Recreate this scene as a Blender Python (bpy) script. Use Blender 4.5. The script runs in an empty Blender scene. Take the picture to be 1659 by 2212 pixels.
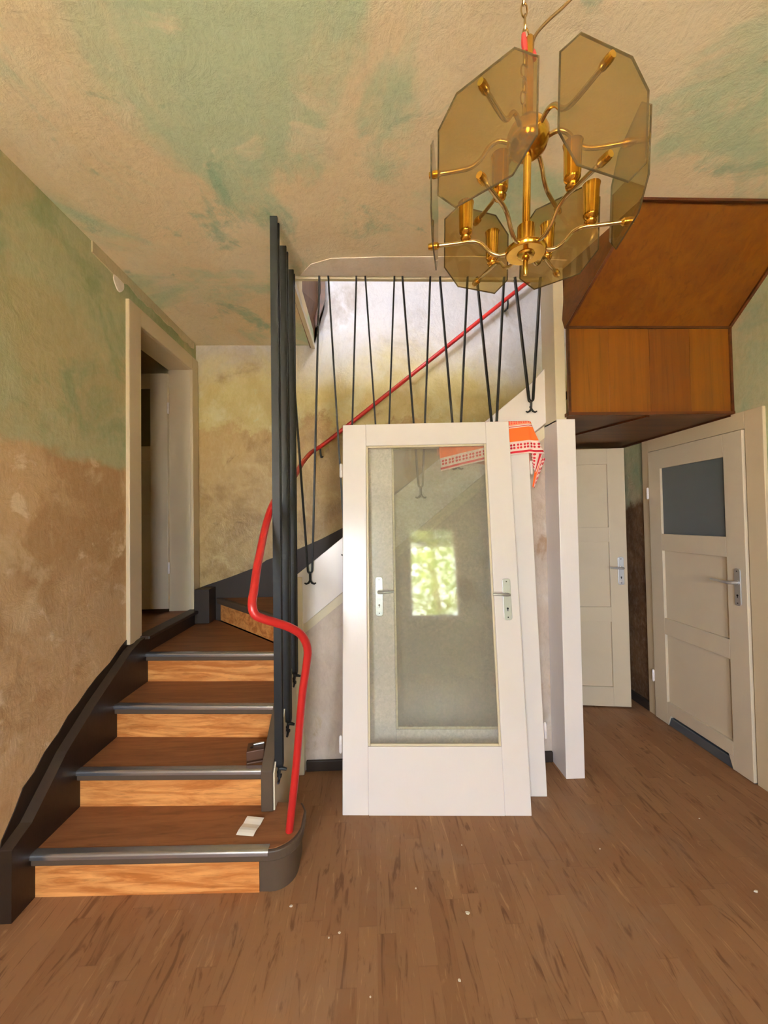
import bpy, bmesh, math, random
from mathutils import Vector, Matrix
random.seed(7)
D = bpy.data
SC = bpy.context.scene
COL = SC.collection
PI = math.pi

# ------------------------------------------------------------------ camera
cam_d = D.cameras.new('camera'); cam = D.objects.new('camera', cam_d); COL.objects.link(cam)
cam_d.sensor_fit = 'HORIZONTAL'; cam_d.sensor_width = 36.0; cam_d.lens = 831.0/1659.0*36.0
cam_d.clip_start = 0.02
YAW, PITCH, ROLL = math.radians(2.0), math.radians(1.25), math.radians(0.95)
fw = Vector((math.sin(YAW)*math.cos(PITCH), math.cos(YAW)*math.cos(PITCH), math.sin(PITCH)))
r0 = Vector((math.cos(YAW), -math.sin(YAW), 0)); u0 = r0.cross(fw)
rr = r0*math.cos(ROLL) - u0*math.sin(ROLL); uu = u0*math.cos(ROLL) + r0*math.sin(ROLL)
cam.matrix_world = Matrix(((rr.x, uu.x, -fw.x, 0), (rr.y, uu.y, -fw.y, 0), (rr.z, uu.z, -fw.z, 1.5), (0, 0, 0, 1)))
SC.camera = cam

# ------------------------------------------------------------------ world, daylight, exposure
SKY_STRENGTH = 30.0
world = D.worlds.new('sky'); SC.world = world; world.use_nodes = True
bg = world.node_tree.nodes['Background']
bg.inputs['Color'].default_value = (0.82, 0.89, 1.0, 1); bg.inputs['Strength'].default_value = SKY_STRENGTH
sun_d = D.lights.new('sun', 'SUN'); sun_d.energy = 290.0; sun_d.angle = 0.01; sun_d.color = (1.0, 0.92, 0.78)
sun = D.objects.new('sun', sun_d); COL.objects.link(sun); sun.rotation_euler = (math.radians(-32), 0, math.radians(-20))   # high sun from behind the house: lights the yard and tree outside the windows
SC.view_settings.view_transform = 'Standard'; SC.view_settings.look = 'None'
SC.view_settings.gamma = 1.0; SC.view_settings.use_curve_mapping = False
SC.view_settings.exposure = 0.80
SC.cycles.use_denoising = True
SC.cycles.max_bounces = 10; SC.cycles.diffuse_bounces = 6; SC.cycles.glossy_bounces = 4
SC.cycles.transparent_max_bounces = 16; SC.cycles.sample_clamp_indirect = 12.0
SC.cycles.caustics_reflective = False; SC.cycles.caustics_refractive = False

def portal(name, x0, x1, z0, z1, y):        # sampling portal in a window opening (gives no light itself)
    l = D.lights.new(name, 'AREA'); l.shape = 'RECTANGLE'; l.size = x1-x0; l.size_y = z1-z0
    l.cycles.is_portal = True
    o = D.objects.new(name, l); COL.objects.link(o)
    o.location = ((x0+x1)/2, y, (z0+z1)/2); o.rotation_euler = (PI/2, 0, 0)   # looks to +Y
WIN = [(0.10, 0.92, 0.86, 2.08), (-1.38, -0.64, 0.86, 2.30)]
YF = -2.3
for i, (a, b, c, d) in enumerate(WIN): portal('window_portal', a, b, c, d, YF-0.16)
UW = (0.15, 0.70, 3.95, 4.55); YU = 0.8
portal('upstairs_window_portal', UW[0], UW[1], UW[2], UW[3], YU-0.12)

# ------------------------------------------------------------------ colour / material helpers
def L(r, g, b):
    f = lambda c: (c/255/12.92 if c/255 <= .04045 else ((c/255+.055)/1.055)**2.4)
    return (f(r), f(g), f(b), 1)
class NT:
    def __init__(s, name):
        s.m = D.materials.new(name); s.m.use_nodes = True; s.t = s.m.node_tree; s.n = s.t.nodes
        s.b = s.n['Principled BSDF']; s.out = s.n['Material Output']
    def node(s, typ, ins=None, **kw):
        n = s.n.new(typ)
        for k, v in kw.items(): setattr(n, k, v)
        for k, v in (ins or {}).items(): s.set(n.inputs[k], v)
        return n
    def set(s, sock, v):
        if isinstance(v, bpy.types.NodeSocket): s.t.links.new(v, sock)
        elif isinstance(v, bpy.types.Node): s.t.links.new(v.outputs[0], sock)
        else: sock.default_value = v
    def pos(s, scale=(1, 1, 1), kind='Object', off=(0, 0, 0)):
        if kind == 'World': src = s.node('ShaderNodeNewGeometry').outputs['Position']
        else: src = s.node('ShaderNodeTexCoord').outputs[kind]
        return s.node('ShaderNodeMapping', {'Vector': src, 'Scale': scale, 'Location': off}).outputs[0]
    def noise(s, vec, scale, detail=4, rough=.55, dist=0.0):
        return s.node('ShaderNodeTexNoise', {'Vector': vec, 'Scale': scale, 'Detail': detail, 'Roughness': rough, 'Distortion': dist}).outputs['Fac']
    def ramp(s, fac, lo, hi):
        return s.node('ShaderNodeMapRange', {'Value': fac, 'From Min': lo, 'From Max': hi}, interpolation_type='SMOOTHSTEP').outputs[0]
    def mix(s, fac, a, b, mode='MIX'):
        n = s.n.new('ShaderNodeMix'); n.data_type = 'RGBA'; n.blend_type = mode
        s.set(n.inputs[0], fac); s.set(n.inputs[6], a); s.set(n.inputs[7], b); return n.outputs[2]
    def math(s, op, a, b=0.0, c=None):
        n = s.n.new('ShaderNodeMath'); n.operation = op; s.set(n.inputs[0], a); s.set(n.inputs[1], b)
        if c is not None: s.set(n.inputs[2], c)
        return n.outputs[0]
    def sep(s, vec):
        n = s.node('ShaderNodeSeparateXYZ', {0: vec}); return n.outputs
    def bump(s, h, strength=.2, dist=.01):
        s.set(s.b.inputs['Normal'], s.node('ShaderNodeBump', {'Height': h, 'Strength': strength, 'Distance': dist}))
    def fin(s, color=None, rough=None, metal=None, spec=None, coat=None):
        if color is not None: s.set(s.b.inputs['Base Color'], color)
        if rough is not None: s.set(s.b.inputs['Roughness'], rough)
        if metal is not None: s.b.inputs['Metallic'].default_value = metal
        if spec is not None: s.b.inputs['Specular IOR Level'].default_value = spec
        if coat is not None: s.b.inputs['Coat Weight'].default_value = coat; s.b.inputs['Coat Roughness'].default_value = .15
        return s.m
M = {}
def plain(name, col, rough=.5, metal=0.0, spec=.5, nscale=0, namt=0.0, bumps=0.0, coat=None):
    t = NT(name); c = col
    if nscale:
        n = t.noise(t.pos(kind='World'), nscale, 5, .6)
        c = t.mix(t.math('MULTIPLY', t.ramp(n, .35, .7), namt), col, tuple(x*.55 for x in col[:3])+(1,))
        if bumps: t.bump(t.noise(t.pos(kind='World'), nscale*6, 4, .6), bumps, .004)
    M[name] = t.fin(c, rough, metal, spec, coat)

# ---- plaster
def plaster(name, base, layers, zsplit=None, rough=.75, spec=.3, bumps=.35, top=None):
    """layers: (colour, scale, lo, hi, amount, offset)"""
    t = NT(name); p = t.pos(kind='World')
    def stack(b, ls):
        c = b
        for (col, sc, lo, hi, amt, off) in ls:
            v = t.pos(kind='World', off=(off, off*1.7, off*.6))
            f = t.ramp(t.noise(v, sc, 6, .62, .55), lo, hi)
            c = t.mix(t.math('MULTIPLY', f, amt), c, col)
        return c
    c = stack(base, layers)
    if zsplit:
        z0, base2, layers2, wob = zsplit
        c2 = stack(base2, layers2)
        z = t.sep(p)[2]
        zz = t.math('ADD', z, t.math('MULTIPLY', t.math('SUBTRACT', t.noise(p, 2.6, 7, .7, .3), .5), wob))
        c = t.mix(t.ramp(zz, z0-.035, z0+.035), c2, c)
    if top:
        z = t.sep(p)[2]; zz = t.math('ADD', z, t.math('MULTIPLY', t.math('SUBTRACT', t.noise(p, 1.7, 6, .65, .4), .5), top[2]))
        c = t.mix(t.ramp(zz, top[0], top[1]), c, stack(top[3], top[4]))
    fine = t.noise(t.pos(scale=(1, 1, .5), kind='World'), 38, 6, .7, .8)
    c = t.mix(t.math('MULTIPLY', t.ramp(fine, .42, .75), .16), c, t.mix(.5, c, (1, .93, .8, 1)))
    c = t.mix(t.math('MULTIPLY', t.ramp(fine, .50, .28), .20), c, t.mix(.5, c, (.12, .09, .05, 1)))
    h = t.math('ADD', t.math('MULTIPLY', t.noise(p, 9, 6, .65, .5), 1.0), t.math('MULTIPLY', fine, .35))
    t.bump(h, bumps, .02)
    M[name] = t.fin(c, rough, 0, spec)
beige, mint, sand = L(236, 222, 194), L(184, 206, 176), L(212, 192, 154)
plaster('ceiling', beige, [
    (L(228, 208, 174), .9, .42, .60, .8, 3.1), (mint, .85, .50, .62, .85, 11.3), (L(150, 186, 158), 2.1, .57, .68, .75, 5.2),
    (L(232, 218, 190), 3.3, .55, .68, .7, 8.8), (L(130, 168, 140), 4.5, .64, .74, .7, 21.)])
plaster('wall_left', L(182, 182, 142), [(L(214, 196, 154), 1.1, .52, .64, .75, 41.),
    (L(186, 172, 128), 1.5, .45, .62, .8, 2.2), (L(150, 164, 122), 2.3, .50, .66, .8, 9.4), (L(122, 150, 116), 6, .66, .74, .7, 4.4),
    (L(198, 184, 146), 4.1, .60, .72, .7, 15.)],
    (1.84, L(206, 172, 128), [(L(180, 142, 96), 1.9, .47, .62, .8, 6.1), (L(216, 188, 146), 3.2, .52, .64, .8, 12.5),
     (L(232, 210, 174), 6.5, .60, .70, .8, 17.), (L(156, 116, 74), 5.0, .60, .72, .6, 31.)], .22))
plaster('wall_back', L(200, 186, 132), [
    (L(186, 166, 108), 1.7, .42, .60, .85, 4.7), (L(206, 200, 160), 2.7, .52, .66, .8, 13.1), (L(150, 120, 70), 2.4, .56, .70, .75, 27.), (L(184, 196, 158), 5.0, .63, .72, .5, 7.7)],
    (2.30, L(180, 152, 100), [(L(150, 118, 68), 1.9, .44, .60, .85, 3.6), (L(194, 170, 120), 3.4, .55, .68, .7, 8.2),
     (L(124, 94, 52), 5.2, .62, .72, .7, 19.)], .75), rough=.42, spec=.5, top=(2.55, 3.15, 1.1, L(186, 180, 184), [(L(160, 146, 138), 2.1, .5, .66, .8, 5.5), (L(204, 202, 210), 3.0, .55, .68, .7, 2.5)]))  # top: lavender skylight reflection painted into the upper wall colour
plaster('wall_under', L(204, 188, 178), [
    (L(190, 170, 158), 1.6, .45, .62, .8, 2.9), (L(160, 124, 92), 2.6, .58, .70, .75, 10.1), (L(186, 160, 126), 4.4, .58, .70, .7, 6.6),
    (L(214, 204, 198), 3.1, .58, .7, .7, 14.)], rough=.65)
plaster('wall_right', L(172, 174, 140), [
    (L(196, 178, 146), 1.8, .50, .64, .8, 5.9), (L(150, 168, 142), 2.6, .52, .66, .7, 12.2), (L(214, 202, 176), 6., .66, .74, .7, 3.3)],
    (1.62, L(120, 88, 58), [(L(92, 64, 40), 3.2, .45, .65, .8, 8.3), (L(150, 118, 100), 5.4, .6, .74, .7, 16.)], .35))
plaster('wall_plain', L(208, 192, 156), [(L(190, 176, 140), 1.3, .45, .6, .6, 1.), (L(176, 190, 160), 2.2, .55, .66, .6, 4.)])
plaster('ceiling_band', L(246, 236, 228), [(L(236, 222, 208), 2.4, .45, .65, .7, 4.), (L(232, 218, 200), 5, .55, .7, .7, 9.)], bumps=.25)

# ---- paints
def paint(name, col, rough=.32, spec=.5, worn=.25):
    t = NT(name)
    n = t.noise(t.pos(kind='World'), 3.0, 5, .6, .4)
    c = t.mix(t.math('MULTIPLY', t.ramp(n, .45, .75), worn), col, tuple(x*k for x, k in zip(col[:3], (.86, .80, .70)))+(1,))
    t.bump(t.noise(t.pos(scale=(22, 22, 3), kind='World'), 3, 4, .6), .05, .01)
    M[name] = t.fin(c, t.math('ADD', rough-.05, t.math('MULTIPLY', n, .12)), 0, spec)
paint('white_paint', L(236, 229, 231), .22, .5, .15); paint('cream_paint', L(218, 206, 182), .34); paint('frame_paint', L(204, 186, 156), .4)
paint('door_paint', L(204, 190, 168), .36)  # white doors, colour darkened to stand in for the dimmer light on them
paint('dark_paint', L(88, 73, 60), .42, .3, .4); paint('skirt_paint', L(60, 47, 38), .42, .35, .5); paint('skirt_face', L(44, 31, 22), .45, .4, .5)
paint('base_paint', L(58, 49, 44), .5, .25)
plain('iron', L(32, 33, 35), .5, 0, .35, 8, .3)
plain('red_paint', L(192, 38, 38), .34, 0, .5, 9, .10, coat=.3)
plain('alu', L(196, 197, 202), .24, .9)
plain('chrome', L(206, 207, 210), .34, .8)
plain('dark_hole', L(18, 15, 14), .6)
plain('grey_glass', L(92, 99, 102), .35, 0, .5)
plain('brown_metal', L(92, 60, 42), .45, .2, .5, 14, .3)
plain('paper', L(238, 232, 222), .7, 0, .2)
plain('chip', L(214, 204, 184), .8)
plain('cable', L(128, 100, 58), .5)
plain('tape', L(206, 64, 66), .45)
plain('threshold', L(112, 122, 134), .35, .6)
plain('bark', L(88, 70, 52), .9, 0, .2, 6, .4)
plain('yard', L(222, 210, 188), .95, 0, .1, 3, .4)

def brass(name, col, rough):
    t = NT(name); n = t.noise(t.pos(), 30, 4, .6)
    M[name] = t.fin(t.mix(t.ramp(n, .4, .75), col, tuple(x*.8 for x in col[:3])+(1,)), rough, 1.0)
brass('brass', L(226, 178, 76), .18); brass('brass_pale', L(214, 188, 134), .2)

# ---- woods
def wood(name, c1, c2, axis='X', s_along=1.2, s_across=34, rough=.45, spec=.4, seed=0.0, kind='World', bumps=.05):
    t = NT(name)
    sc = {'X': (s_along, s_across, s_across), 'Y': (s_across, s_along, s_across), 'Z': (s_across, s_across, s_along)}[axis]
    v = t.pos(scale=sc, kind=kind, off=(seed, seed*2, seed*3))
    n1 = t.noise(v, .55, 6, .6, 1.6); n2 = t.noise(v, 2.6, 5, .65, .6)
    c = t.mix(t.ramp(n1, .35, .65), c1, c2)
    c = t.mix(t.math('MULTIPLY', t.ramp(n2, .52, .72), .5), c, tuple(x*.55 for x in c2[:3])+(1,))
    c = t.mix(t.math('MULTIPLY', t.ramp(n2, .46, .30), .25), c, tuple(min(1, x*1.35) for x in c1[:3])+(1,))
    t.bump(n2, bumps, .004)
    M[name] = t.fin(c, rough, 0, spec)
wood('riser_wood', L(224, 158, 92), L(184, 110, 52), 'X', 3.2, 30, .42)
wood('tread_vinyl', L(142, 94, 60), L(122, 78, 48), 'X', 2.5, 22, .48, .4)
wood('soffit_wood', L(106, 60, 3), L(94, 49, 2), 'Y', .5, 10, .5, .3)
for i, (a, b) in enumerate([((122, 72, 4), (110, 62, 3)), ((116, 66, 3), (104, 57, 2)), ((98, 52, 3), (88, 45, 2)), ((110, 64, 4), (98, 54, 3))]):
    wood('board_wood%d' % i, L(*a), L(*b), 'Z', .6, 14, .48, .35, seed=i*3.3)
wood('under_wood', L(102, 60, 22), L(84, 46, 14), 'X', .5, 10, .5)
wood('trim_wood', L(84, 40, 12), L(66, 30, 8), 'X', .6, 20, .4)
wood('panel_brown', L(128, 92, 66), L(110, 74, 48), 'Z', .6, 12, .5)

def floor_material():
    t = NT('floor_vinyl'); p = t.pos(kind='World'); x, y, z = t.sep(p)
    w = .068; u = t.math('DIVIDE', x, w); row = t.math('FLOOR', u)
    rnd = t.node('ShaderNodeTexWhiteNoise', {'W': row}, noise_dimensions='1D').outputs['Value']
    v = t.math('ADD', t.math('DIVIDE', y, .52), t.math('MULTIPLY', rnd, 7.3)); cell = t.math('FLOOR', v)
    cid = t.node('ShaderNodeTexWhiteNoise', {'Vector': t.node('ShaderNodeCombineXYZ', {0: row, 1: cell})}, noise_dimensions='2D').outputs['Value']
    gv = t.node('ShaderNodeCombineXYZ', {0: t.math('MULTIPLY', x, 30.), 1: t.math('ADD', t.math('MULTIPLY', y, 4.6), t.math('MULTIPLY', cid, 40.)), 2: t.math('MULTIPLY', cid, 9.)}).outputs[0]
    g1 = t.noise(gv, .75, 5, .6, 1.8); g2 = t.noise(gv, 3.0, 5, .65, .5)
    base = t.mix(cid, L(138, 98, 66), L(152, 112, 78))
    c = t.mix(t.math('MULTIPLY', t.ramp(g1, .55, .68), .7), base, L(98, 64, 38))
    c = t.mix(t.math('MULTIPLY', t.ramp(g1, .42, .28), .6), c, L(184, 144, 102))
    c = t.mix(t.math('MULTIPLY', t.ramp(g2, .58, .75), .45), c, L(96, 66, 42))
    fx = t.math('ABSOLUTE', t.math('SUBTRACT', t.math('FRACT', u), .5)); fy = t.math('ABSOLUTE', t.math('SUBTRACT', t.math('FRACT', v), .5))
    seam = t.math('MAXIMUM', t.ramp(fx, .475, .497), t.ramp(fy, .494, .4985))
    c = t.mix(t.math('MULTIPLY', seam, .18), c, L(92, 64, 42))
    dirt = t.noise(p, 1.6, 6, .65, .4)
    c = t.mix(t.math('MULTIPLY', t.ramp(dirt, .48, .72), .35), c, L(150, 130, 112))
    c = t.mix(t.math('MULTIPLY', t.ramp(t.noise(t.pos(kind='World', off=(5, 5, 0)), 2.3, 6, .6), .55, .75), .35), c, L(100, 68, 40))
    t.bump(g2, .04, .003)
    M['floor'] = t.fin(c, t.math('ADD', .42, t.math('MULTIPLY', dirt, .25)), 0, .35)
floor_material()

def glass_material(name, tint, haze_col, haze, rough=.02, bump_scale=0, bstr=.05, ior=1.5):
    t = NT(name); t.n.remove(t.b)
    nrm = None
    if bump_scale:
        h = t.math('ADD', t.noise(t.pos(), bump_scale, 3, .55, 1.0), t.math('MULTIPLY', t.noise(t.pos(), bump_scale*3.1, 3, .6, .6), .5))
        nrm = t.node('ShaderNodeBump', {'Height': h, 'Strength': bstr, 'Distance': .01}).outputs[0]
    tr = t.node('ShaderNodeBsdfTransparent', {'Color': tint})
    df = t.node('ShaderNodeBsdfDiffuse', {'Color': haze_col}); tl = t.node('ShaderNodeBsdfTranslucent', {'Color': haze_col})
    hz = t.node('ShaderNodeMixShader', {0: .4}); t.t.links.new(df.outputs[0], hz.inputs[1]); t.t.links.new(tl.outputs[0], hz.inputs[2])
    a = t.node('ShaderNodeMixShader', {0: haze}); t.t.links.new(tr.outputs[0], a.inputs[1]); t.t.links.new(hz.outputs[0], a.inputs[2])
    gl = t.node('ShaderNodeBsdfGlossy', {'Color': (1, 1, 1, 1), 'Roughness': rough})
    lw = t.node('ShaderNodeLayerWeight', {'Blend': .5}).outputs['Facing']
    fr = t.math('ADD', .04, t.math('MULTIPLY', t.math('POWER', lw, 5.0), .96))
    if nrm:
        for s in (gl.inputs['Normal'], df.inputs['Normal']): t.t.links.new(nrm, s)
        t.set(a.inputs[0], t.math('MULTIPLY', t.ramp(h, .05, 1.35), haze*2))
    f = t.node('ShaderNodeMixShader', {0: fr}); t.t.links.new(a.outputs[0], f.inputs[1]); t.t.links.new(gl.outputs[0], f.inputs[2])
    t.t.links.new(f.outputs[0], t.out.inputs['Surface']); M[name] = t.m
glass_material('cathedral_glass', (.94, .95, .92, 1), (.86, .85, .80, 1), .12, .0, 70, .004)
glass_material('smoked_glass', (.77, .66, .42, 1), (.52, .41, .20, 1), .14, .02)
glass_material('edge_glass', (.62, .54, .36, 1), (.30, .25, .14, 1), .35, .1)
glass_material('window_glass', (.97, .98, .98, 1), (.8, .8, .8, 1), .0, .0)
glass_material('yellow_glass', (.50, .42, .20, 1), (.40, .34, .16, 1), .6, .1)

def towel_material():
    t = NT('towel'); uv = t.node('ShaderNodeTexCoord').outputs['UV']; u, v, _ = t.sep(uv)   # u, v in metres; v grows up from the lower hem
    white, red, orange, pink = L(240, 218, 214), L(204, 44, 62), L(255, 122, 60), L(244, 150, 120)
    def band(a, b): return t.math('MULTIPLY', t.math('GREATER_THAN', v, a), t.math('LESS_THAN', v, b))
    c = t.mix(band(-1, 9), white, white)
    c = t.mix(band(.009, .021), c, red)
    def motif(c, v0, s, col):
        fu = t.math('SUBTRACT', t.math('FRACT', t.math('DIVIDE', u, s)), .5); fv = t.math('DIVIDE', t.math('SUBTRACT', v, v0), s)
        au, av = t.math('SUBTRACT', t.math('ABSOLUTE', fu), .22), t.math('SUBTRACT', t.math('ABSOLUTE', fv), .22)
        d = t.math('SQRT', t.math('ADD', t.math('MULTIPLY', au, au), t.math('MULTIPLY', av, av)))
        x1 = t.math('MULTIPLY', t.math('LESS_THAN', d, .17), t.math('LESS_THAN', t.math('ABSOLUTE', fv), .48))
        return t.mix(x1, c, col)
    c = motif(c, .049, .040, red)
    c = t.mix(band(.078, .160), c, orange); c = t.mix(band(.166, .170), c, red); c = t.mix(band(.176, .60), c, pink); c = motif(c, .194, .028, L(236, 84, 70))
    t.bump(t.noise(t.pos(), 300, 2, .5), .25, .002)
    M['towel'] = t.fin(c, .9, 0, .1)
towel_material()
def leaf_material():
    t = NT('leaf'); n = t.noise(t.pos(kind='World'), 1.7, 3, .6)
    c = t.mix(t.ramp(n, .4, .62), L(70, 92, 34), L(132, 140, 66)); t.b.inputs['Subsurface Weight'].default_value = 0
    t.fin(c, .5, 0, .3); tl = t.node('ShaderNodeBsdfTranslucent', {'Color': L(120, 136, 54)})
    mx = t.node('ShaderNodeMixShader', {0: .4}); t.t.links.new(t.b.outputs[0], mx.inputs[1]); t.t.links.new(tl.outputs[0], mx.inputs[2])
    t.t.links.new(mx.outputs[0], t.out.inputs['Surface']); M['leaf'] = t.m
leaf_material()

# ------------------------------------------------------------------ mesh helpers
class MB:
    def __init__(s): s.v = []; s.f = []; s.uv = None
    def add(s, vs, fs):
        o = len(s.v); s.v += [Vector(p) for p in vs]; s.f += [tuple(i+o for i in f) for f in fs]; return s
    def box(s, a, b):
        (x0, y0, z0), (x1, y1, z1) = [tuple(map(min, zip(a, b))), tuple(map(max, zip(a, b)))]
        return s.add([(x0, y0, z0), (x1, y0, z0), (x1, y1, z0), (x0, y1, z0), (x0, y0, z1), (x1, y0, z1), (x1, y1, z1), (x0, y1, z1)],
                     [(0, 3, 2, 1), (4, 5, 6, 7), (0, 1, 5, 4), (1, 2, 6, 5), (2, 3, 7, 6), (3, 0, 4, 7)])
    def prism(s, poly, axis, a, b):
        """poly: 2D points; extruded along axis from a to b. X: (y,z)  Y: (x,z)  Z: (x,y)"""
        mk = {'X': lambda p, t: (t, p[0], p[1]), 'Y': lambda p, t: (p[0], t, p[1]), 'Z': lambda p, t: (p[0], p[1], t)}[axis]
        n = len(poly)
        return s.add([mk(p, a) for p in poly]+[mk(p, b) for p in poly],
                     [tuple(range(n-1, -1, -1)), tuple(range(n, 2*n))]+[(i, (i+1) % n, n+(i+1) % n, n+i) for i in range(n)])
    def solid(s, pts, off):
        """planar polygon in 3D given thickness vector off"""
        n = len(pts); off = Vector(off); pts = [Vector(p) for p in pts]
        return s.add(pts+[p+off for p in pts], [tuple(range(n-1, -1, -1)), tuple(range(n, 2*n))]+[(i, (i+1) % n, n+(i+1) % n, n+i) for i in range(n)])
    def tube(s, pts, r, seg=10, closed=False, cap=True):
        pts = [Vector(p) for p in pts]; n = len(pts); rs = r if isinstance(r, (list, tuple)) else [r]*n
        up = None; rings = []
        for i in range(n):
            if closed: d = pts[(i+1) % n]-pts[i-1]
            else: d = pts[min(i+1, n-1)]-pts[max(i-1, 0)]
            d.normalize()
            if up is None:
                up = Vector((0, 0, 1)) if abs(d.z) < .9 else Vector((1, 0, 0))
            up = (up-d*up.dot(d))
            if up.length < 1e-5: up = d.orthogonal()
            up.normalize(); sd = d.cross(up)
            rings.append([pts[i]+(up*math.cos(2*PI*k/seg)+sd*math.sin(2*PI*k/seg))*rs[i] for k in range(seg)])
        vs = [p for rg in rings for p in rg]; fs = []
        for i in range(n if closed else n-1):
            j = (i+1) % n
            fs += [(i*seg+k, i*seg+(k+1) % seg, j*seg+(k+1) % seg, j*seg+k) for k in range(seg)]
        if cap and not closed: fs += [tuple(range(seg-1, -1, -1)), tuple((n-1)*seg+k for k in range(seg))]
        return s.add(vs, fs)
    def bar(s, pts, side, w, th):
        """flat bar swept along pts; side = fixed width direction"""
        pts = [Vector(p) for p in pts]; n = len(pts); side = Vector(side).normalized(); vs = []
        for i in range(n):
            d = (pts[min(i+1, n-1)]-pts[max(i-1, 0)]).normalized(); nn = d.cross(side).normalized()
            for a, b in ((-1, -1), (1, -1), (1, 1), (-1, 1)): vs.append(pts[i]+side*a*w/2+nn*b*th/2)
        fs = [(3, 2, 1, 0), tuple((n-1)*4+k for k in range(4))]
        for i in range(n-1): fs += [(i*4+k, i*4+(k+1) % 4, (i+1)*4+(k+1) % 4, (i+1)*4+k) for k in range(4)]
        return s.add(vs, fs)
    def lathe(s, prof, seg=20, c=(0, 0, 0), axis='Z'):
        c = Vector(c); vs = []; fs = []; n = len(prof)
        ax = {'Z': lambda r, a, h: Vector((r*math.cos(a), r*math.sin(a), h)), 'Y': lambda r, a, h: Vector((r*math.cos(a), h, r*math.sin(a))),
              'X': lambda r, a, h: Vector((h, r*math.cos(a), r*math.sin(a)))}[axis]
        for r, h in prof: vs += [c+ax(max(r, 1e-4), 2*PI*k/seg, h) for k in range(seg)]
        for i in range(n-1): fs += [(i*seg+k, i*seg+(k+1) % seg, (i+1)*seg+(k+1) % seg, (i+1)*seg+k) for k in range(seg)]
        fs += [tuple(range(seg-1, -1, -1)), tuple((n-1)*seg+k for k in range(seg))]
        return s.add(vs, fs)
    def build(s, name, mat, parent=None, bevel=0, smooth=False, base=None):
        me = D.meshes.new(name)
        off = Vector(base) if base is not None else Vector((0, 0, 0))
        me.from_pydata([v-off for v in s.v], [], s.f)
        bm = bmesh.new(); bm.from_mesh(me); bmesh.ops.recalc_face_normals(bm, faces=bm.faces); bm.to_mesh(me); bm.free()
        me.materials.append(M[mat])
        if smooth:
            for p in me.polygons: p.use_smooth = True
            try: me.set_sharp_from_angle(angle=math.radians(40))
            except Exception: pass
        o = D.objects.new(name, me); COL.objects.link(o)
        if parent is not None: o.parent = parent
        if bevel:
            b = o.modifiers.new('bevel', 'BEVEL'); b.width = bevel; b.segments = 2; b.limit_method = 'ANGLE'
        return o
def tag(o, label, cat, group=None):
    o['label'] = label; o['category'] = cat
    if group: o['group'] = group
    return o
def struct(o, label=None, cat=None):
    o['kind'] = 'structure'
    if label: o['label'] = label
    if cat: o['category'] = cat
    return o
class Thing:
    """Empty at the thing's base. World-space parts (w) or local parts (l)."""
    def __init__(s, name, loc, rot=None, mat=None):
        s.o = D.objects.new(name, None); COL.objects.link(s.o); s.o.empty_display_size = .1
        s.loc = Vector(loc)
        if mat is not None: s.o.matrix_world = mat
        else:
            s.o.location = loc
            if rot: s.o.rotation_euler = rot
    def w(s, name, mb, mat, **k): return mb.build(name, mat, s.o, base=s.loc, **k)
    def l(s, name, mb, mat, parent=None, **k): return mb.build(name, mat, parent or s.o, **k)

# ------------------------------------------------------------------ room dimensions
XL, XR, YB, ZC = -1.43, 2.135, 3.22, 2.98
struct(MB().box((-1.6, -2.6, -.12), (2.4, 3.6, 0)).build('floor', 'floor'), 'brown wood-print vinyl floor with strips running away from the viewer', 'floor')
# ceiling: solid slab with the stairwell cut out
c = MB().box((-1.62, -2.5, ZC), (2.4, 2.30, ZC+.2)).box((-1.62, 2.30, ZC), (-.45, 3.4, ZC+.2))
ceil = struct(c.build('ceiling', 'ceiling'), 'mottled beige and mint green distempered ceiling', 'ceiling')
band = MB().prism([(-.40, 2.295), (1.15, 2.295), (1.15, 2.14), (.6, 2.115), (.1, 2.125), (-.2, 2.14), (-.32, 2.19)], 'Z', ZC-.004, ZC+.01).build('plaster_band', 'ceiling_band', ceil)
MB().box((-.45, 2.306, ZC-.012), (1.15, 2.335, ZC+.2)).build('stairwell_edge_trim', 'cream_paint', ceil, bevel=.004)
# left wall with door opening
w = MB().box((-1.6, -2.5, 0), (XL, 2.36, ZC)).box((-1.6, 2.36, 0), (XL, 3.17, .80)).box((-1.6, 2.36, 2.79), (XL, 3.17, ZC)).box((-1.6, 3.17, 0), (XL, 3.4, ZC))
wl = struct(w.build('wall_left', 'wall_left'), 'stripped left wall, greenish above and ochre brown below', 'wall')
MB().prism([(2.235+.045*math.cos(q), 2.895+.048*math.sin(q)*(1+.15*math.sin(3*q))) for q in [2*PI*k/18 for k in range(18)]], 'X', XL-.001, XL+.006).build('plaster_patch', 'ceiling_band', wl)
rg = random.Random(5); ys = [2.02+i*.05 for i in range(24)]
MB().prism([(y, ZC-.045-rg.uniform(0, .025)) for y in ys]+[(ys[-1], ZC+.001), (ys[0], ZC+.001)], 'X', XL-.001, XL+.008).build('plaster_edge', 'wall_plain', wl)
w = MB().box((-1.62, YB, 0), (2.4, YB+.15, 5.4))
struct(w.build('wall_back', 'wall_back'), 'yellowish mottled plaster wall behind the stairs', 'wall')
w = MB().box((XR, -2.5, 0), (2.4, 3.4, 5.4))
struct(w.build('wall_right', 'wall_right'), 'right wall, green above and brown below, around the toilet door', 'wall')
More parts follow.
